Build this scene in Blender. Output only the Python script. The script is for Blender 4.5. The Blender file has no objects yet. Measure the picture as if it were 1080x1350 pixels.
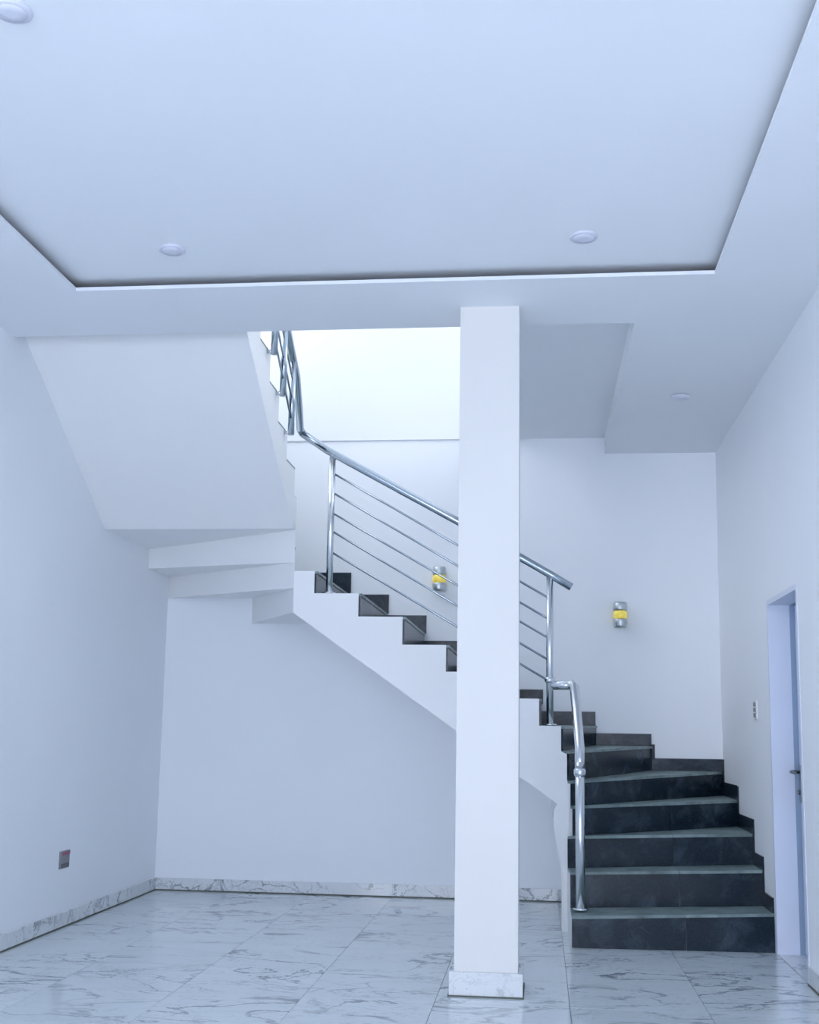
import bpy, bmesh, math, random
from mathutils import Vector, Matrix
random.seed(7)
S = bpy.context.scene
COL = S.collection

# ------------------------------------------------------------------ camera
CAM_H = 1.27
YAW, PITCH, ROLL = -0.1062, 0.1455, 0.0149
cd = bpy.data.cameras.new('camera')
cam = bpy.data.objects.new('camera', cd)
COL.objects.link(cam)
cd.sensor_fit = 'HORIZONTAL'
cd.sensor_width = 36.0
cd.lens = 1498.2 * 36.0 / 1080.0
cd.shift_x = -0.01277
cd.shift_y = 0.0658
cd.clip_start = 0.05
_cy, _sy, _cp, _sp = math.cos(YAW), math.sin(YAW), math.cos(PITCH), math.sin(PITCH)
fwd = Vector((_sy * _cp, _cy * _cp, _sp))
rgt = Vector((_cy, -_sy, 0))
dwn = fwd.cross(rgt)
r2 = math.cos(ROLL) * rgt - math.sin(ROLL) * dwn
d2 = math.sin(ROLL) * rgt + math.cos(ROLL) * dwn
m = Matrix((r2, -d2, -fwd)).transposed().to_4x4()
m.translation = Vector((0, 0, CAM_H))
cam.matrix_world = m
S.camera = cam

# ------------------------------------------------------------------ world, lamps, exposure
S.view_settings.view_transform = 'Standard'
S.view_settings.look = 'None'
S.view_settings.gamma = 1.0
S.view_settings.use_curve_mapping = False
S.view_settings.exposure = 0.25
S.cycles.max_bounces = 16
S.cycles.diffuse_bounces = 12
S.cycles.glossy_bounces = 6
S.cycles.sample_clamp_indirect = 10.0

w = bpy.data.worlds.new('daylight')
S.world = w
w.use_nodes = True
bgn = w.node_tree.nodes['Background']
bgn.inputs[0].default_value = (0.62, 0.78, 1.0, 1)
bgn.inputs[1].default_value = 1.0

DAY = (0.86, 0.88, 1.0)
UPDAY = (0.92, 0.93, 0.97)


def area(name, loc, rot, sx, sy, power, color=DAY):
    l = bpy.data.lights.new(name, 'AREA')
    l.shape = 'RECTANGLE'
    l.size, l.size_y, l.energy, l.color = sx, sy, power, color
    o = bpy.data.objects.new(name, l)
    o.location, o.rotation_euler = loc, rot
    COL.objects.link(o)
    return o


# daylight entering by the big ground floor window behind the camera and by the upper floor window, plus added fill lamps
area('window_daylight', (-0.83, -7.12, 1.75), (math.radians(90), 0, 0), 3.6, 2.5, 150, DAY)
area('side_fill_light', (-3.17, -4.4, 1.75), (math.radians(90), 0, math.radians(-90)), 3.6, 2.3, 380, DAY)  # added lamp that fills the room, no known window there
area('upper_window_daylight', (-1.2, 1.4, 5.4), (math.radians(90), 0, 0), 3.2, 2.2, 12, UPDAY)
area('upper_side_fill_light', (1.51, 7.4, 5.3), (math.radians(90), 0, math.radians(90)), 2.2, 2.2, 36, UPDAY)  # added lamp to brighten the left of the stairwell back wall
area('stairwell_fill_light', (-3.17, 7.5, 5.3), (math.radians(90), 0, math.radians(-90)), 2.2, 2.2, 50, UPDAY)  # added lamp throwing light down to the deep right of the stairs

# ------------------------------------------------------------------ measurements of the place
XL, XR, YB, YF = -3.054, 1.398, 9.056, -7.0      # inner wall planes
HS, HT, HU = 3.52, 3.578, 6.9                       # soffit, tray ceiling, upper ceiling
YV = 6.089                                         # edge of the stairwell void
UF = 3.85                                          # upper floor level


# ------------------------------------------------------------------ materials
def newmat(name):
    mt = bpy.data.materials.new(name)
    mt.use_nodes = True
    nt = mt.node_tree
    return mt, nt, nt.nodes['Principled BSDF']


def ramp(nt, src, stops):
    r = nt.nodes.new('ShaderNodeValToRGB')
    els = r.color_ramp.elements
    while len(els) < len(stops):
        els.new(0.5)
    for e, (p, c) in zip(els, stops):
        e.position = p
        e.color = (*c, 1) if len(c) == 3 else c
    nt.links.new(src, r.inputs[0])
    return r.outputs[0]


def coords(nt, rnd=0.0, scale=(1, 1, 1)):
    g = nt.nodes.new('ShaderNodeNewGeometry')
    mp = nt.nodes.new('ShaderNodeMapping')
    mp.inputs['Scale'].default_value = scale
    nt.links.new(g.outputs['Position'], mp.inputs['Vector'])
    if rnd:
        oi = nt.nodes.new('ShaderNodeObjectInfo')
        ml = nt.nodes.new('ShaderNodeMath')
        ml.operation = 'MULTIPLY'
        ml.inputs[1].default_value = rnd
        nt.links.new(oi.outputs['Random'], ml.inputs[0])
        cb = nt.nodes.new('ShaderNodeCombineXYZ')
        for i in range(3):
            nt.links.new(ml.outputs[0], cb.inputs[i])
        nt.links.new(cb.outputs[0], mp.inputs['Location'])
    return mp.outputs['Vector']


def noise(nt, vec, scale, detail=4, rough=.5, dist=0):
    n = nt.nodes.new('ShaderNodeTexNoise')
    n.inputs['Scale'].default_value = scale
    n.inputs['Detail'].default_value = detail
    n.inputs['Roughness'].default_value = rough
    n.inputs['Distortion'].default_value = dist
    nt.links.new(vec, n.inputs['Vector'])
    return n.outputs['Fac']


def bump(nt, bs, fac, strength, dist=.01):
    b = nt.nodes.new('ShaderNodeBump')
    b.inputs['Strength'].default_value = strength
    b.inputs['Distance'].default_value = dist
    nt.links.new(fac, b.inputs['Height'])
    nt.links.new(b.outputs[0], bs.inputs['Normal'])


def paint(name, c, rough=.55, spec=.3):
    mt, nt, bs = newmat(name)
    v = coords(nt)
    f = noise(nt, v, 1.6, 3)
    lo = tuple(x * .985 for x in c)
    nt.links.new(ramp(nt, f, [(.35, lo), (.65, c)]), bs.inputs['Base Color'])
    bs.inputs['Roughness'].default_value = rough
    bs.inputs['Specular IOR Level'].default_value = spec
    bump(nt, bs, noise(nt, v, 60, 2), .06, .002)
    return mt


M_wall = paint('wall_paint', (.865, .885, .915))
M_ceil = paint('ceiling_paint', (.84, .86, .885), .8, .2)
M_cavity = paint('shaded_cove_paint', (.22, .22, .23), .9, .1)  # dark grey puts the shade inside the cove gap into its colour
M_stair = paint('stair_plaster', (.88, .88, .875))
M_column = paint('column_paint', (.76, .745, .72))
M_rebate = paint('blue_grey_rebate_shade', (.30, .38, .50), .6, .3)  # shadow of the door rebate, painted as a darker blue
M_door = paint('door_paint', (.62, .70, .84), .4, .4)
M_frame = paint('frame_paint', (.70, .74, .85), .4, .4)
M_white = paint('white_plastic', (.75, .75, .77), .35, .5)
M_lens = paint('downlight_plastic', (.70, .71, .80), .35, .5)
M_dark = paint('dark_plastic', (.10, .10, .115), .4, .4)
M_mid = paint('grey_plastic', (.23, .24, .25), .4, .4)
M_red = paint('red_plastic', (.33, .08, .16), .4, .4)


def marble(name, scale_vec, base=(.68, .735, .755)):
    mt, nt, bs = newmat(name)
    v = coords(nt, 23.0, scale_vec)
    cloud = noise(nt, v, 1.3, 5, .6)
    basec = ramp(nt, cloud, [(.3, tuple(x * .90 for x in base)), (.7, base)])
    # veins: thin bands where a distorted noise crosses its middle value
    n1 = noise(nt, v, 2.2, 6, .58, 1.1)
    v1 = ramp(nt, n1, [(.478, (0, 0, 0)), (.497, (1, 1, 1)), (.503, (1, 1, 1)), (.522, (0, 0, 0))])
    n2 = noise(nt, v, 5.5, 5, .6, 1.6)
    v2 = ramp(nt, n2, [(.485, (0, 0, 0)), (.5, (.55, .55, .55)), (.515, (0, 0, 0))])
    gate = ramp(nt, noise(nt, v, 2.1, 3), [(.38, (.12, .12, .12)), (.62, (1, 1, 1))])
    ad = nt.nodes.new('ShaderNodeMath'); ad.operation = 'MAXIMUM'
    nt.links.new(v1, ad.inputs[0]); nt.links.new(v2, ad.inputs[1])
    mu = nt.nodes.new('ShaderNodeMath'); mu.operation = 'MULTIPLY'
    nt.links.new(ad.outputs[0], mu.inputs[0]); nt.links.new(gate, mu.inputs[1])
    mx = nt.nodes.new('ShaderNodeMix'); mx.data_type = 'RGBA'
    nt.links.new(mu.outputs[0], mx.inputs['Factor'])
    nt.links.new(basec, mx.inputs['A'])
    mx.inputs['B'].default_value = (.20, .23, .255, 1)
    nt.links.new(mx.outputs['Result'], bs.inputs['Base Color'])
    bs.inputs['Roughness'].default_value = .12
    bs.inputs['Specular IOR Level'].default_value = .5
    return mt


M_marble = marble('marble_tile', (.55, 1.0, 1.0))
M_skirt = marble('marble_skirting', (1.3, 1.3, 1.3), (.72, .745, .76))
M_dirt = paint('dirty_grout', (.13, .14, .12), .9, .1)
M_grout = paint('grout', (.38, .40, .40), .9, .1)


def granite(name, d0, d1, amt, rough, c0, c1_, smear):
    mt, nt, bs = newmat(name)
    v = coords(nt, 9.0)
    sp = noise(nt, v, 90, 3, .7)
    du = noise(nt, v, 5.5, 6, .65, .6)
    c1 = ramp(nt, sp, [(.45, c0), (.75, c1_)])
    d = ramp(nt, du, [(d0, (0, 0, 0)), (d1, (amt, amt, amt))])
    mx = nt.nodes.new('ShaderNodeMix'); mx.data_type = 'RGBA'
    nt.links.new(d, mx.inputs['Factor'])
    nt.links.new(c1, mx.inputs['A'])
    mx.inputs['B'].default_value = (*smear, 1)
    nt.links.new(mx.outputs['Result'], bs.inputs['Base Color'])
    bs.inputs['Roughness'].default_value = rough
    bs.inputs['Specular IOR Level'].default_value = .3
    return mt


M_granite = granite('black_granite', .48, .74, .60, .24, (.007, .016, .027), (.020, .038, .054), (.075, .108, .14))
M_tread = granite('greyer_black_granite', .22, .60, .95, .36, (.06, .085, .09), (.10, .13, .135), (.26, .34, .335))  # lighter, greyer version of the granite for the treads


def metal(name, c, rough):
    mt, nt, bs = newmat(name)
    v = coords(nt, 0, (1, 1, 40))
    f = noise(nt, v, 30, 2)
    nt.links.new(ramp(nt, f, [(.3, tuple(x * .93 for x in c)), (.7, c)]), bs.inputs['Base Color'])
    bs.inputs['Metallic'].default_value = 1
    bs.inputs['Roughness'].default_value = rough
    return mt


M_steel = metal('polished_steel', (.78, .81, .84), .2)
M_rail = metal('brushed_rail_steel', (.50, .57, .63), .2)
M_satin = metal('satin_steel', (.24, .27, .29), .35)
M_lamp = metal('brushed_lamp_steel', (.62, .66, .67), .42)


def amber():
    mt, nt, bs = newmat('lit_amber_glass')
    f = noise(nt, coords(nt), 40, 2)
    nt.links.new(ramp(nt, f, [(.3, (.72, .52, .05)), (.7, (.80, .72, .16))]), bs.inputs['Base Color'])
    bs.inputs['Roughness'].default_value = .15
    bs.inputs['Emission Color'].default_value = (1.0, .78, .14, 1)
    bs.inputs['Emission Strength'].default_value = .25
    return mt


M_amber = amber()


# ------------------------------------------------------------------ mesh helpers
class MB:
    def __init__(s):
        s.v, s.f = [], []

    def add(s, vs, fs):
        b = len(s.v)
        s.v += [tuple(p) for p in vs]
        s.f += [tuple(i + b for i in f) for f in fs]
        return s

    def box(s, x0, x1, y0, y1, z0, z1):
        x0, x1 = sorted((x0, x1)); y0, y1 = sorted((y0, y1)); z0, z1 = sorted((z0, z1))
        vs = [(x, y, z) for z in (z0, z1) for y in (y0, y1) for x in (x0, x1)]
        return s.add(vs, [(0, 2, 3, 1), (4, 5, 7, 6), (0, 1, 5, 4), (2, 6, 7, 3), (0, 4, 6, 2), (1, 3, 7, 5)])

    def prism(s, poly, zb, zt):
        """vertical prism over an xy polygon; zb / zt numbers or one value per corner"""
        n = len(poly)
        zb = zb if isinstance(zb, (list, tuple)) else [zb] * n
        zt = zt if isinstance(zt, (list, tuple)) else [zt] * n
        a = sum(poly[i][0] * poly[(i + 1) % n][1] - poly[(i + 1) % n][0] * poly[i][1] for i in range(n))
        if a < 0:
            poly, zb, zt = poly[::-1], list(zb)[::-1], list(zt)[::-1]
        vs = [(*p, z) for p, z in zip(poly, zb)] + [(*p, z) for p, z in zip(poly, zt)]
        fs = [tuple(range(n))[::-1], tuple(range(n, 2 * n))]
        fs += [(i, (i + 1) % n, (i + 1) % n + n, i + n) for i in range(n)]
        return s.add(vs, fs)

    def slab_y(s, poly, y0, y1):
        """xz polygon pushed along y"""
        n = len(poly)
        a = sum(poly[i][0] * poly[(i + 1) % n][1] - poly[(i + 1) % n][0] * poly[i][1] for i in range(n))
        if a < 0:
            poly = poly[::-1]
        vs = [(x, y0, z) for x, z in poly] + [(x, y1, z) for x, z in poly]
        fs = [tuple(range(n)), tuple(range(n, 2 * n))[::-1]]
        fs += [(i, i + n, (i + 1) % n + n, (i + 1) % n) for i in range(n)]
        return s.add(vs, fs)

    def slab_x(s, poly, x0, x1):
        """yz polygon pushed along x"""
        n = len(poly)
        a = sum(poly[i][0] * poly[(i + 1) % n][1] - poly[(i + 1) % n][0] * poly[i][1] for i in range(n))
        if a < 0:
            poly = poly[::-1]
        vs = [(x0, y, z) for y, z in poly] + [(x1, y, z) for y, z in poly]
        fs = [tuple(range(n))[::-1], tuple(range(n, 2 * n))]
        fs += [(i, (i + 1) % n, (i + 1) % n + n, i + n) for i in range(n)]
        return s.add(vs, fs)

    def lathe(s, prof, origin, axis=(0, 0, 1), n=20, sx=1.0):
        """prof: (radius, height) pairs along axis"""
        ax = Vector(axis).normalized()
        t = Vector((0, 0, 1)) if abs(ax.z) < .9 else Vector((1, 0, 0))
        u = ax.cross(t).normalized(); q = ax.cross(u)
        o = Vector(origin)
        vs = []
        for r, h in prof:
            for k in range(n):
                a = 2 * math.pi * k / n
                vs.append(o + ax * h + (u * math.cos(a) * sx + q * math.sin(a)) * r)
        fs = []
        for i in range(len(prof) - 1):
            for k in range(n):
                fs.append((i * n + k, i * n + (k + 1) % n, (i + 1) * n + (k + 1) % n, (i + 1) * n + k))
        fs.append(tuple(range(n))[::-1])
        fs.append(tuple(range((len(prof) - 1) * n, len(prof) * n)))
        return s.add(vs, fs)

    def tube(s, pts, r, n=12):
        pts = [Vector(p) for p in pts]
        dirs = []
        for i in range(len(pts)):
            a = (pts[i] - pts[i - 1]).normalized() if i else None
            b = (pts[i + 1] - pts[i]).normalized() if i < len(pts) - 1 else None
            dirs.append(((a or b) + (b or a)).normalized())
        ref = Vector((0, 0, 1)) if abs(dirs[0].z) < .9 else Vector((1, 0, 0))
        vs = []
        for i, (p, d) in enumerate(zip(pts, dirs)):
            u = (ref - d * ref.dot(d)).normalized()
            ref = u
            q = d.cross(u)
            k = 1.0
            if 0 < i < len(pts) - 1:
                c = (pts[i + 1] - pts[i]).normalized().dot(d)
                k = 1 / max(c, .5)
            # mitre scaling only in the bend plane is negligible for thin tubes
            for j in range(n):
                a = 2 * math.pi * j / n
                vs.append(p + (u * math.cos(a) + q * math.sin(a)) * r * (1 + (k - 1) * .5))
        fs = []
        for i in range(len(pts) - 1):
            for j in range(n):
                fs.append((i * n + j, i * n + (j + 1) % n, (i + 1) * n + (j + 1) % n, (i + 1) * n + j))
        fs.append(tuple(range(n))[::-1])
        fs.append(tuple(range((len(pts) - 1) * n, len(pts) * n)))
        return s.add(vs, fs)

    def build(s, name, mat, parent=None, bevel=0.0, smooth=False):
        if parent is not None and parent.name == 'staircase':
            s.v = [(min(max(x, XL + .001), XR - .001), min(y, YB - .001), z) for x, y, z in s.v]
        me = bpy.data.meshes.new(name)
        me.from_pydata(s.v, [], s.f)
        bm = bmesh.new(); bm.from_mesh(me)
        bmesh.ops.recalc_face_normals(bm, faces=bm.faces[:])
        if bevel:
            bmesh.ops.bevel(bm, geom=bm.edges[:], offset=bevel, segments=2, affect='EDGES', profile=.6)
        bm.to_mesh(me); bm.free()
        me.materials.append(mat)
        if smooth:
            for p in me.polygons:
                p.use_smooth = len(p.vertices) <= 4
        o = bpy.data.objects.new(name, me)
        COL.objects.link(o)
        if parent:
            o.parent = parent
            o.matrix_parent_inverse = Matrix.Translation(-Vector(parent.location))
        return o


def tag(o, label, cat, group=None, kind=None):
    o['label'] = label
    o['category'] = cat
    if group:
        o['group'] = group
    if kind:
        o['kind'] = kind
    return o


def empty(name, loc, label, cat, group=None, kind=None):
    o = bpy.data.objects.new(name, None)
    o.location = loc
    o.empty_display_size = .1
    COL.objects.link(o)
    return tag(o, label, cat, group, kind)


ST = 'structure'

# ------------------------------------------------------------------ floor: marble tiles on a screed
fl = MB().box(XL - .2, XR + .45, YF - .2, YB + .2, -.12, -.012).build('floor', M_grout)
tag(fl, 'polished white marble tile floor with dark grey veins', 'floor', None, ST)
TP, TX0, TY0 = .64, -1.14, 5.63
gap = .0012
cells = {}
for i in range(-4, 5):
    for j in range(-20, 7):
        x0, x1 = max(TX0 + i * TP, XL), min(TX0 + (i + 1) * TP, XR)
        y0, y1 = max(TY0 + j * TP, YF), min(TY0 + (j + 1) * TP, YB)
        if x1 - x0 < .02 or y1 - y0 < .02:
            continue
        if x0 > .2 and y0 > 7.3:
            continue
        key = (round(x1 - x0, 4), round(y1 - y0, 4))
        if key not in cells:
            hx, hy = key[0] / 2 - gap, key[1] / 2 - gap
            ob = MB().box(-hx, hx, -hy, hy, -.012, 0).build('floor_tile', M_marble, fl)
            cells[key] = ob.data
        else:
            ob = bpy.data.objects.new('floor_tile', cells[key])
            COL.objects.link(ob)
            ob.parent = fl
        ob.location = ((x0 + x1) / 2, (y0 + y1) / 2, random.uniform(-.0006, 0))

# ------------------------------------------------------------------ walls
T = .22
SW0, SW1, SZ0, SZ1 = -6.2, -2.6, .6, 2.9
b = MB().box(XL - T, XL, 8.6, YB + T, -.1, HU).box(XL - T, XL, SW1, 6.4, -.1, HU).box(XL - T, XL, YF - T, SW0, -.1, HU)
b.box(XL - T, XL, 6.4, 8.6, -.1, 4.2).box(XL - T, XL, 6.4, 8.6, 6.4, HU)
b.box(XL - T, XL, SW0, SW1, -.1, SZ0).box(XL - T, XL, SW0, SW1, SZ1, HU)
o = b.build('wall_left', M_wall)
tag(o, 'plain bluish white plastered wall along the left side', 'wall', None, ST)
b = MB().box(XL - T, XR + T, YB, YB + T, -.1, HU)
o = b.build('wall_back', M_wall)
tag(o, 'white plastered wall behind the staircase rising into the stairwell', 'wall', None, ST)
o = MB().box(XL, -.28, YB - .014, YB, 3.652, HU).build('trim_1', M_wall)      # thicker plaster of the upper storey
tag(o, 'slightly proud upper storey plaster on the stairwell back wall', 'plaster band', None, ST)
# right wall with the door opening
YD1, YD2, HD = 7.178, 6.344, 2.107
b = MB().box(XR, XR + T, YD1, YB + T, -.1, UF).box(XR, XR + T, YF - T, YD2, -.1, UF)
b.box(XR, XR + T, 8.5, YB + T, UF, HU).box(XR, XR + T, YF - T, 6.3, UF, HU)
b.box(XR, XR + T, 6.3, 8.5, UF, 4.2).box(XR, XR + T, 6.3, 8.5, 6.4, HU)
b.box(XR, XR + T, YD2, YD1, HD, UF)
o = b.build('wall_right', M_wall)
tag(o, 'white plastered wall on the right with a door opening beside the stairs', 'wall', None, ST)
# front wall behind the camera, with its window opening
WX0, WX1, WZ0, WZ1 = -2.63, .97, .5, 3.0
b = MB().box(XL - T, WX0, YF - T, YF, -.1, HU)
b.box(WX1, XR + T, YF - T, YF, -.1, HU)
b.box(WX0, WX1, YF - T, YF, -.1, WZ0)
b.box(WX0, WX1, YF - T, YF, WZ1, HU)
o = b.build('wall_front', M_wall)
tag(o, 'white wall facing the staircase with a wide window', 'wall', None, ST)
win = empty('window_1', (-.83, YF, WZ0), 'wide window with slim aluminium frame facing the staircase', 'window', None, ST)
b = MB()
for x in (WX0 + .03, -1.43, -.23, WX1 - .03):
    b.box(x - .03, x + .03, YF - .1, YF - .04, WZ0, WZ1)
for z in (WZ0 + .03, WZ1 - .03):
    b.box(WX0, WX1, YF - .1, YF - .04, z - .03, z + .03)
b.build('window_frame', M_white, win)
win = empty('added_window_2', (XL, -4.4, SZ0), 'added out-of-view wide window with slim aluminium frame in the left wall near the room front', 'window', None, ST)  # made-up opening for the side fill lamp
b = MB()
for y in (SW0 + .03, -5.0, -3.8, SW1 - .03):
    b.box(XL - .1, XL - .04, y - .03, y + .03, SZ0, SZ1)
for z in (SZ0 + .03, SZ1 - .03):
    b.box(XL - .1, XL - .04, SW0, SW1, z - .03, z + .03)
b.build('window_frame', M_white, win)  # frame of the added side window

win = empty('added_window_3', (XL, 7.5, 4.2), 'added out-of-view tall window with slim aluminium frame high in the stairwell left wall', 'window', None, ST)  # made-up opening for the lamp that lights the lower right
b = MB()
for y in (6.43, 7.5, 8.57):
    b.box(XL - .1, XL - .04, y - .03, y + .03, 4.2, 6.4)
for z in (4.23, 6.37):
    b.box(XL - .1, XL - .04, 6.4, 8.6, z - .03, z + .03)
b.build('window_frame', M_white, win)  # frame of the added stairwell window

win = empty('added_window_4', (XR, 7.4, 4.2), 'added out-of-view tall window with slim aluminium frame in the right wall of the upper storey', 'window', None, ST)  # made-up opening for the lamp facing the upper flight
b = MB()
for y in (6.33, 7.4, 8.47):
    b.box(XR + .04, XR + .1, y - .03, y + .03, 4.2, 6.4)
for z in (4.23, 6.37):
    b.box(XR + .04, XR + .1, 6.3, 8.5, z - .03, z + .03)
b.build('window_frame', M_white, win)  # frame of the added upper right window

# ------------------------------------------------------------------ ceiling with its recessed tray
TX1, TX2, TYB, TYF = -2.405, .857, 5.434, .2
b = MB()
b.box(XL, TX1, YF, YV, HS, HS + .019).box(TX2, XR, YF, YV, HS, HS + .019)
b.box(TX1, TX2, TYB, YV, HS, HS + .019).box(TX1, TX2, YF, TYF, HS, HS + .019)
cl = b.build('ceiling', M_ceil)
tag(cl, 'smooth white ceiling border around a recessed tray', 'ceiling', None, ST)
G = .13
MB().box(TX1 - G, TX2 + G, TYF - G, TYB + G, HT, HT + .02).build('tray_panel', M_ceil, cl)
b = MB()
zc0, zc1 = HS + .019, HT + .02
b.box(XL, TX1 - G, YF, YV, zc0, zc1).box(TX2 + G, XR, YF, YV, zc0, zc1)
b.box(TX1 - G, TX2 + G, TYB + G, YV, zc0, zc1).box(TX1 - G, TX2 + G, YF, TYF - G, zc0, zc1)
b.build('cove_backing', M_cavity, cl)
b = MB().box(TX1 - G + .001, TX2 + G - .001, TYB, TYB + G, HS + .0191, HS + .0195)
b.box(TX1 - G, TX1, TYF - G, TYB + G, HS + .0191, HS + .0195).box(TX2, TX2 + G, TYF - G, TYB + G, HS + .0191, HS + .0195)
b.build('cove_shade_sheet', M_cavity, cl)  # thin dark sheet on the lip, painted for the gap's shade
# upper floor slab over the room and over the right of the stairs
b = MB().box(XL, XR, YF, YV, HT + .02, UF)
b.box(-.28, .521, YV, YB, 3.652, UF)
b.box(.521, XR, YV, YB, HS, UF)
o = b.build('ceiling_stair', M_ceil)
tag(o, 'white slab ceiling with a shallow recess beside a lowered soffit over the stairs', 'ceiling', None, ST)
# upper storey shell
o = MB().box(XL - T, XR + T, YF - T, YB + T, HU, HU + .1).build('ceiling_upper', M_ceil)
tag(o, 'white ceiling high above the open stairwell', 'ceiling', None, ST)
o = MB().box(XL, XR, 1.0, 1.2, UF, HU).build('wall_upper', M_wall)
tag(o, 'white upper storey wall facing the stairwell', 'wall', None, ST)

# ------------------------------------------------------------------ column
CX0, CX1, CY0, CY1 = -.42, -.107, 5.793, 6.089
o = MB().box(CX0, CX1, CY0, CY1, 0, HS).build('column', M_column)
tag(o, 'square white column standing in front of the staircase on a marble plinth', 'column', None, ST)
p = .024
b = MB().box(CX0 - p, CX1 + p, CY0 - p, CY0, 0, .115); b.build('plinth_tile', M_skirt, o, .002)
b = MB().box(CX0 - p, CX1 + p, CY1, CY1 + p, 0, .115); b.build('plinth_tile', M_skirt, o, .002)
b = MB().box(CX0 - p, CX0, CY0, CY1, 0, .115); b.build('plinth_tile', M_skirt, o, .002)
b = MB().box(CX1, CX1 + p, CY0, CY1, 0, .115); b.build('plinth_tile', M_skirt, o, .002)


MB().box(CX0 - p - .005, CX1 + p + .005, CY0 - p - .005, CY1 + p + .005, 0, .007).build('grout_line', M_dirt, o)

# ------------------------------------------------------------------ marble baseboards
def baseboard(name, label, pieces):
    r = empty(name, (*pieces[0][0], 0), label, 'baseboard', None, ST)
    for (x0, y0), (x1, y1) in pieces:
        MB().box(x0, x1, y0, y1, 0, .096).build('skirting_tile', M_skirt, r, .0015)
        dx_, dy_ = (.003, 0) if x1 - x0 < y1 - y0 else (0, .003)
        MB().box(x0 - dx_, x1 + dx_, y0 - dy_, y1 + dy_, 0, .009).build('grout_line', M_dirt, r)


e = .013
pc = []
y = YB - e
while y > YF + .05:
    y2 = max(y - TP, YF)
    pc.append(((XL, y2 + .001), (XL + e, y - .001)))
    y = y2
baseboard('baseboard_left', 'low white marble skirting along the left wall', pc)
pc = []
x = XL
for x2 in (-2.42, -1.78, -1.14, -.5, .14, .18):
    pc.append(((x + .001, YB - e), (x2 - .001, YB)))
    x = x2
baseboard('baseboard_back', 'low white marble skirting on the back wall under the stairs', pc)
pc = []
y = YD2 - .01
while y > YF + .05:
    y2 = max(y - TP, YF)
    pc.append(((XR - e, y2 + .001), (XR, y - .001)))
    y = y2
baseboard('baseboard_right', 'low white marble skirting on the right wall before the door', pc)

# ------------------------------------------------------------------ door in its reveal
XD = XR + .145
d = empty('door_1', (XD, (YD1 + YD2) / 2, 0), 'pale blue door set deep in the right wall beside the bottom step', 'door', None, ST)
leaf = MB().box(XD + .012, XD + .052, YD2 + .034, YD1 - .034, .012, HD - .034)
leaf.build('door_leaf', M_door, d, .002)
for z0, z1 in ((.18, .95), (1.12, 1.92)):
    b = MB()
    ya, yb = YD2 + .16, YD1 - .16
    for a in ((ya, ya + .03, z0, z1), (yb - .03, yb, z0, z1), (ya, yb, z0, z0 + .03), (ya, yb, z1 - .03, z1)):
        b.box(XD + .005, XD + .013, *a)
    b.build('panel_moulding', M_door, d)
b = MB()
b.box(XR - .003, XD - .018, YD1 - .03, YD1, 0, HD).box(XR - .003, XD - .018, YD2, YD2 + .03, 0, HD)
b.box(XR - .003, XD - .018, YD2 + .03, YD1 - .03, HD - .03, HD)
b.build('door_frame', M_frame, d)
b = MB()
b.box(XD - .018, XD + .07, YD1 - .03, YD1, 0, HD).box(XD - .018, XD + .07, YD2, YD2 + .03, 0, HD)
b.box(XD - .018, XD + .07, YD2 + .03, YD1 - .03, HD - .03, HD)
b.build('rebate_shade', M_rebate, d)  # deeper rebate strip with its shadow put into the colour
MB().box(XD + .055, XD + .07, YD2 + .03, YD1 - .03, 0, HD - .03).build('added_door_backing', M_rebate, d)  # added panel keeping outside light out of the gap behind the leaf
MB().box(XR, XD + .07, YD2 + .03, YD1 - .03, -.01, .006).build('threshold', M_skirt, d)
hy = YD1 - .10
esc = MB().box(XD - .002, XD + .012, hy - .022, hy + .022, .89, 1.11).build('lock_plate', M_satin, d, .002)
b = MB().tube([(XD - .004, hy, 1.07), (XD - .05, hy, 1.07), (XD - .055, hy - .015, 1.07), (XD - .055, hy - .12, 1.068)], .010, 10)
b.build('door_handle', M_satin, d, 0, True)
b = MB().lathe([(.013, 0), (.013, .012), (.009, .016)], (XD - .006, hy, .95), (-1, 0, 0), 14)
b.build('lock_cylinder', M_satin, d, 0, True)

# ------------------------------------------------------------------ staircase
PV = (-1.70, 7.70)                      # inner corner of the upper winders
YS = 7.70                               # open side of the middle flight
# riser lines k: left/front point and right/back point
RL = {1: ((.19, 7.18), (XR, 7.238)), 2: ((.19, 7.50), (XR, 7.535)), 3: ((.178, 7.705), (XR, 7.835)),
      4: ((.212, 7.725), (XR, 8.42)), 5: ((.20, 7.73), (XR, YB - .01)), 6: ((.178, 7.73), (.852, YB)),
      7: ((.14, 7.715), (.425, YB))}
RXS = {8: -.005, 9: -.335, 10: -.634, 11: -.935, 12: -1.243, 13: -1.556}
for k, xx in RXS.items():
    RL[k] = ((xx, YS), (xx, YB))
RL[14] = (PV, (-2.34, YB))
RL[15] = (PV, (XL, YB))
RL[16] = (PV, (XL, 8.55))
RL[17] = ((-1.70, 7.62), (XL, 8.09))
# tread levels at the two ends of the nosing
TZ = {1: (.186, .228), 2: (.408, .447), 3: (.612, .645), 4: (.805, .828), 5: (.968, 1.008), 6: (1.163, 1.192),
      7: (1.326, 1.342), 8: (1.506, 1.51), 9: (1.68, 1.685), 10: (1.862, 1.866), 11: (2.053, 2.056),
      12: (2.214, 2.216), 13: (2.37, 2.37), 14: (2.55, 2.55), 15: (2.73, 2.73), 16: (2.91, 2.91)}
st = empty('staircase', (.8, 7.18, 0), 'U-shaped white plastered staircase clad in black granite with winder steps', 'staircase')
TT = .018                               # thickness of the cladding


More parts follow.
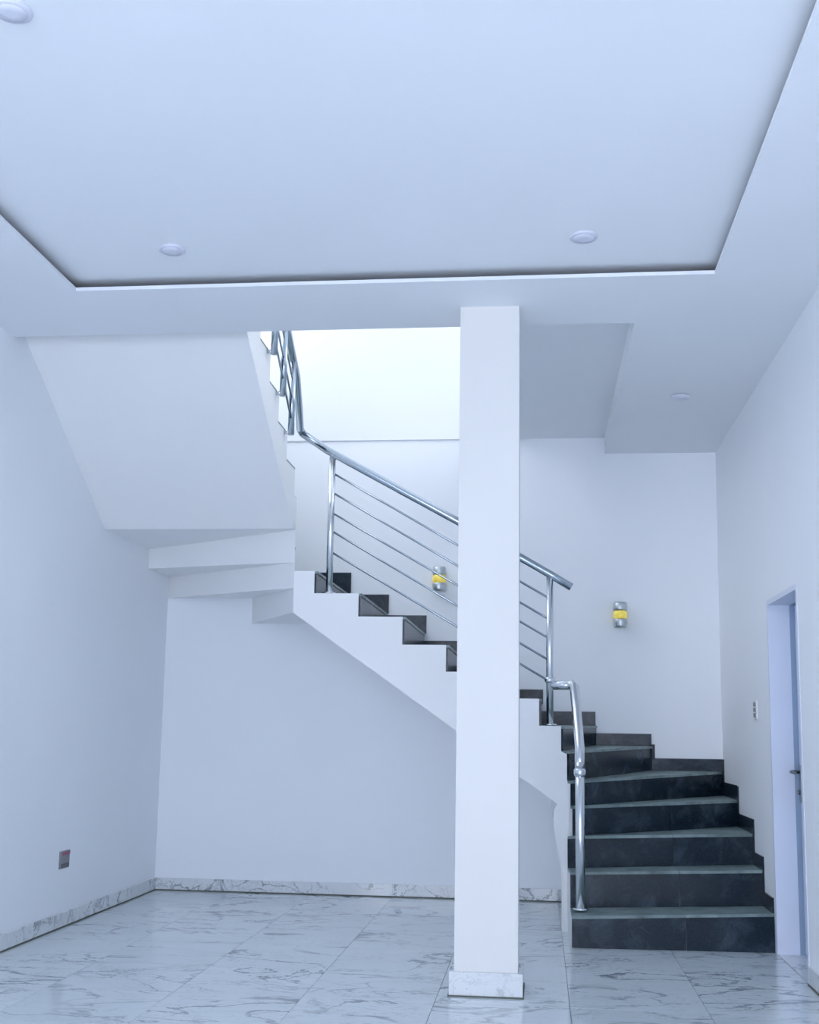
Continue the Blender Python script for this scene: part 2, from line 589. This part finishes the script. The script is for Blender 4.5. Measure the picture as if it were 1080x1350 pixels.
def tread_poly(k):
    a, c = RL[k], RL[k + 1]
    poly = [a[0], a[1]]
    z = [TZ[k][0], TZ[k][1]]
    if k == 5:                          # far right corner sits at the riser end itself
        pass
    if k == 15:
        pass
    if c[1] != a[1]:
        poly.append(c[1]); z.append(TZ[k][1])
    if (Vector(c[0]) - Vector(a[0])).length > .004:
        poly.append(c[0]); z.append(TZ[k][0])
    return poly, z


# white plastered bodies
b = MB()
for k in range(1, 8):
    poly, z = tread_poly(k)
    b.prism(poly, .96 if k == 7 else 0, [q - TT for q in z])
b.build('lower_flight', M_stair, st)
prof = [(-1.70, 2.078), (.115, .816), (.098, .785), (.088, .72), (.094, .64), (.109, .55), (.128, .47), (.148, .40), (.163, .30),
        (.172, .20), (.18, 0), (.19, 0), (.19, .9), (.178, .98), (.178, 1.14), (.14, 1.16), (.14, 1.308), (-.005, 1.308)]
for k in range(8, 14):
    x0 = RXS[k]
    x1 = RXS.get(k + 1, -1.70)
    prof += [(x0, TZ[k][0] - TT), (x1, TZ[k][0] - TT)]
b = MB().slab_y(prof, YS + .012, YB)
# outer skin of the stringer rises to the top of the tiles
prof2 = prof[:16] + [(.14, TZ[7][0]), (-.005, TZ[7][0])]
for k in range(8, 14):
    prof2 += [(RXS[k], TZ[k][0]), (RXS.get(k + 1, -1.70), TZ[k][0])]
b.slab_y(prof2, YS, YS + .012)
b.build('middle_flight', M_stair, st)
b = MB()
ub = {14: (2.25, 2.338), 15: (2.43, 2.51), 16: (2.66, 2.70)}
b.prism([(-1.70, YS), (-1.70, YB), (-2.34, YB)], [2.081, 2.13, 2.13], 2.352)
for k in (14, 15, 16):
    poly, z = tread_poly(k)
    lo = [ub[k][0]] + [ub[k][1]] * (len(poly) - 1)
    if k == 16:
        lo = [2.662] * 4
    b.prism(poly, lo, [q - TT for q in z])
b.build('winder_soffit', M_stair, st)
# upper flight climbing towards the room along the left wall
X3 = -1.70
n3 = 5
ys = [7.62 - .27 * i for i in range(n3)]
zs = [3.09 + .187 * i for i in range(n3)]
top = []
for yy, zz in zip(ys, zs):
    top += [(yy, zz)]
bm3 = MB()


def upper_profile(off):
    pr = [(7.62 + off, 2.655 + off * .08), (6.092, 3.655), (6.092, UF - TT)]
    for i in range(n3 - 1, -1, -1):
        y_ = ys[i] + off
        pr += [((ys[i + 1] if i < n3 - 1 else 6.30) + off, zs[i] - TT), (y_, zs[i] - TT)]
    return pr


bm3.slab_x(upper_profile(0), XL, X3)
bm3.prism([(X3, 7.62), (XL, 8.09), (XL, 7.62)], 2.662, 2.88)
bm3.build('upper_flight', M_stair, st)

# black granite cladding: risers, treads
NOSE = .02


def lerp(a, c, t):
    return (a[0] + (c[0] - a[0]) * t, a[1] + (c[1] - a[1]) * t)


def riser(k, splits):
    (p0, p1) = RL[k]
    z0 = TZ[k - 1] if k > 1 else (0, 0)
    z1 = TZ[k]
    dx, dy = p1[0] - p0[0], p1[1] - p0[1]
    L = math.hypot(dx, dy)
    nx, ny = dy / L, -dx / L            # towards the person climbing
    for t0, t1 in zip(splits[:-1], splits[1:]):
        g = .0012 / L
        a, c = lerp(p0, p1, t0 + g), lerp(p0, p1, t1 - g)
        th = .014
        poly = [a, c, (c[0] + nx * th, c[1] + ny * th), (a[0] + nx * th, a[1] + ny * th)]
        zl = lambda t, z: z[0] + (z[1] - z[0]) * t
        zb = [zl(t0, z0), zl(t1, z0), zl(t1, z0), zl(t0, z0)]
        zt = [zl(t0, z1) - TT, zl(t1, z1) - TT, zl(t1, z1) - TT, zl(t0, z1) - TT]
        MB().prism(poly, zb, zt).build('riser_tile', M_granite, st)


def tread(k, splits):
    poly, z = tread_poly(k)
    p0, p1 = RL[k]
    dx, dy = p1[0] - p0[0], p1[1] - p0[1]
    L = math.hypot(dx, dy)
    nx, ny = dy / L * NOSE, -dx / L * NOSE
    back = [poly[-1], poly[2]] if len(poly) == 4 else [poly[2], poly[2]]
    zbk = [z[-1], z[2]] if len(poly) == 4 else [z[2], z[2]]
    if len(poly) == 3 and k in (4, 5, 13, 14, 15):
        back = [poly[0], poly[2]]; zbk = [z[0], z[2]]
    for t0, t1 in zip(splits[:-1], splits[1:]):
        g = .0012 / L
        a, c = lerp(p0, p1, t0 + g), lerp(p0, p1, t1 - g)
        a = (a[0] + nx, a[1] + ny); c = (c[0] + nx, c[1] + ny)
        if k >= 8 and t0 == 0 and k <= 13:
            a = (a[0], YS + .0125)
        q0, q1 = lerp(back[0], back[1], t0 + g), lerp(back[0], back[1], t1 - g)
        if k >= 8 and t0 == 0 and k <= 12:
            q0 = (q0[0], YS + .0125)
        zf = lambda t: z[0] + (z[1] - z[0]) * t
        zk = lambda t: zbk[0] + (zbk[1] - zbk[0]) * t
        pl = [a, c, q1, q0]
        zt = [zf(t0), zf(t1), zk(t1), zk(t0)]
        if (Vector(q0) - Vector(a)).length < .004:
            pl = pl[:3]; zt = zt[:3]
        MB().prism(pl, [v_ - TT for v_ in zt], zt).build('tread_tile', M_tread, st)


for k in range(1, 14):
    riser(k, [0, .565, 1] if k <= 4 else ([0, .5, 1] if k == 5 else [0, 1]))
for k in range(1, 16):
    tread(k, [0, .565, 1] if k <= 4 else ([0, 1] if k < 14 else [.05, 1]))
for k in (14, 15, 16):
    riser(k, [.05, 1])
for i in range(n3):
    y_, z_ = ys[i], zs[i]
    yn = ys[i + 1] if i < n3 - 1 else 6.30
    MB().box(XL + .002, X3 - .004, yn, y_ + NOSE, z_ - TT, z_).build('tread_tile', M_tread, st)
    zb_ = zs[i - 1] if i else TZ[16][0]
    if i:
        MB().box(XL + .002, X3 - .004, y_, y_ + .014, zb_, z_ - TT).build('riser_tile', M_granite, st)

# black skirting stepping along the walls
SK = .012


def skirt_right(y0, y1, zb, zt):
    MB().slab_x([(y0, zb), (y1, zb), (y1, zt), (y0, zt)], XR - SK, XR).build('skirting_tile', M_granite, st)


for y0, y1, zb, zt in ((7.225, 7.535, .225, .318), (7.50, 7.535, .318, .53), (7.535, 7.835, .445, .531), (7.80, 7.835, .531, .738),
                       (7.835, 8.42, .64, .739), (8.36, 8.42, .739, .926), (8.42, YB - SK, .826, .931), (8.98, YB - SK, .931, 1.10)):
    skirt_right(y0, y1, zb, zt)


def skirt_back(x0, x1, zb, zt):
    MB().box(x0, x1, YB - SK, YB, zb, zt).build('skirting_tile', M_granite, st)


skirt_back(.86, XR, 1.0, 1.10)
skirt_back(.848, .885, 1.09, 1.205)
skirt_back(.425, .86, 1.19, 1.285)
skirt_back(.40, .432, 1.28, 1.345)
skirt_back(-.005, .432, 1.335, 1.45)
for k, hh in ((8, .112), (9, .12), (10, .135), (11, .148), (12, .155), (13, .178)):
    x0 = RXS.get(k + 1, -1.75)
    skirt_back(x0 - (.20 if k > 11 else 0), RXS[k] + .03, TZ[k][0], TZ[k][0] + hh)

# ------------------------------------------------------------------ stainless railings
def railing(name, loc, label):
    return empty(name, loc, label, 'railing', 'stair railings')


def post(root, x, y, z0, z1, r=.024):
    MB().tube([(x, y, z0), (x, y, z1)], r, 14).build('post', M_steel, root, 0, True)
    MB().lathe([(.046, 0), (.046, .010), (.040, .014), (r + .001, .015)], (x, y, z0), (0, 0, 1), 18).build('base_flange', M_steel, root, 0, True)


# short rail of the bottom steps
r1 = railing('stair_railing', (.25, 7.33, .215), 'short steel railing with single newel on the bottom step')
post(r1, .25, 7.33, .196, 1.10, .029)
MB().lathe([(.030, 0), (.038, .012), (.038, .04), (.030, .052)], (.25, 7.33, 1.01), (0, 0, 1), 16).build('collar', M_steel, r1, 0, True)
MB().tube([(.25, 7.33, 1.06), (.25, 7.338, 1.12), (.252, 7.375, 1.19), (.24, 7.56, 1.41), (.23, 7.74, 1.585), (.215, 7.775, 1.605), (.18, 7.78, 1.60), (.07, 7.78, 1.60)],
          .031, 14).build('handrail', M_steel, r1, 0, True)
# rail of the middle flight
r2_ = railing('stair_railing', (.067, 7.775, 1.33), 'sloping steel railing with five thin rods along the middle flight')
YR = 7.775
post(r2_, .067, YR, 1.327, 2.335)
post(r2_, -1.465, YR, 2.216, 3.20)
MB().lathe([(.026, 0), (.034, .008), (.034, .03), (.026, .038)], (.067, YR, 1.615), (0, 0, 1), 16).build('collar', M_steel, r2_, 0, True)
MB().tube([(.215, YR, 2.268), (.067, YR, 2.358), (-.555, YR, 2.722), (-1.50, YR, 3.245), (-1.69, YR, 3.375)], .027, 14).build('handrail', M_rail, r2_, 0, True)
for zl_, zr_ in ((3.085, 2.19), (2.945, 2.045), (2.80, 1.915), (2.67, 1.765), (2.52, 1.625)):
    MB().tube([(-1.465, YR, zl_), (.067, YR, zr_)], .0075, 8).build('rod', M_rail, r2_, 0, True)
# rail of the upper flight, seen almost end on
X4 = -1.655
r3 = railing('stair_railing', (X4, 7.5, 3.09), 'steep steel railing with close rods along the upper flight')
sl = .187 / .27
yt = 6.25
hz = lambda y_, h: 3.39 + h + (YR - y_) * sl
MB().tube([(-1.69, YR, 3.375), (-1.70, YR - .03, 3.40), (-1.685, YR - .16, 3.52), (X4, YR - .4, hz(YR - .4, 0)), (X4, yt, hz(yt, 0))], .027, 14).build('handrail', M_rail, r3, 0, True)
for i, y_ in ((1, 7.26), (2, 6.99), (3, 6.72), (4, 6.45)):
    MB().tube([(X4, y_, zs[i] - .05), (X4, y_, hz(y_, 0) - .01)], .022, 14).build('post', M_rail, r3, 0, True)
    MB().tube([(X4, y_, zs[i] - .03), (X3 - .001, y_, zs[i] - .03)], .014, 10).build('side_bracket', M_steel, r3, 0, True)
for h in (-.14, -.28, -.42):
    MB().tube([(X4, 7.26, hz(7.26, h)), (X4, yt, hz(yt, h))], .0075, 8).build('rod', M_rail, r3, 0, True)


# ------------------------------------------------------------------ wall sconces
def sconce(x, z, label):
    y = YB
    s = empty('wall_sconce', (x, y, z), label, 'wall lamp', 'wall sconces on the back wall')
    MB().box(x - .035, x + .035, y - .012, y, z - .075, z + .075).build('back_plate', M_lamp, s, .004)
    MB().tube([(x, y - .01, z), (x, y - .055, z)], .012, 10).build('arm', M_lamp, s, 0, True)
    c = (x, y - .075, z)
    MB().lathe([(.052, .032), (.056, .045), (.053, .085), (.046, .10), (.040, .10)], c, (0, 0, 1), 22).build('upper_shade', M_lamp, s, 0, True)
    MB().lathe([(.040, -.10), (.046, -.10), (.053, -.085), (.056, -.045), (.052, -.032)], c, (0, 0, 1), 22).build('lower_shade', M_lamp, s, 0, True)
    MB().lathe([(.044, -.034), (.053, -.02), (.055, 0), (.053, .02), (.044, .034)], c, (0, 0, 1), 22).build('amber_diffuser', M_amber, s, 0, True)


sconce(.627, 2.204, 'amber and chrome wall lamp to the right of the column above the bottom steps')
sconce(-.80, 2.487, 'amber and chrome wall lamp seen through the railing left of the column')


# ------------------------------------------------------------------ ceiling downlights (switched off)
def downlight(x, y, z, label):
    r = empty('recessed_downlight', (x, y, z), label, 'ceiling light', 'recessed downlights')
    MB().lathe([(.066, 0), (.066, -.004), (.060, -.010), (.050, -.011)], (x, y, z), (0, 0, 1), 28).build('trim_ring', M_lens, r, 0, True)
    MB().lathe([(.050, -.009), (.048, -.014), (.02, -.016)], (x, y, z), (0, 0, 1), 24).build('lens', M_lens, r, 0, True)


downlight(-1.778, 5.09, HT, 'round unlit downlight near the left back corner of the ceiling tray')
downlight(.206, 5.087, HT, 'round unlit downlight near the right back corner of the ceiling tray')
downlight(-1.71, 3.24, HT, 'round unlit downlight nearer the room at the left of the tray')
downlight(.935, 7.487, 3.515, 'small unlit downlight in the lowered soffit above the bottom steps')

# ------------------------------------------------------------------ socket and switch
y0, y1 = 7.17, 7.315
s = empty('socket_outlet', (XL, 7.24, .43), 'dark grey power socket with red rocker low on the left wall', 'socket')
MB().box(XL, XL + .010, y0, y1, .372, .482).build('face_plate', M_mid, s, .002)
MB().box(XL + .009, XL + .015, y0 + .03, y1 - .01, .456, .476).build('red_rocker', M_red, s, .001)
MB().box(XL + .009, XL + .014, y0 + .015, y1 - .015, .378, .404).build('socket_slot', M_dark, s, .001)
MB().box(XL + .009, XL + .013, y1 - .012, y1 - .002, .46, .48).build('dark_corner', M_dark, s)
s = empty('light_switch', (XR, 7.63, 1.45), 'small white switch plate with three grey rockers beside the door', 'switch')
MB().box(XR - .008, XR, 7.58, 7.675, 1.385, 1.51).build('face_plate', M_white, s, .002)
for z in (1.413, 1.448, 1.483):
    MB().box(XR - .014, XR - .007, 7.60, 7.655, z - .013, z + .013).build('rocker', M_mid, s, .001)
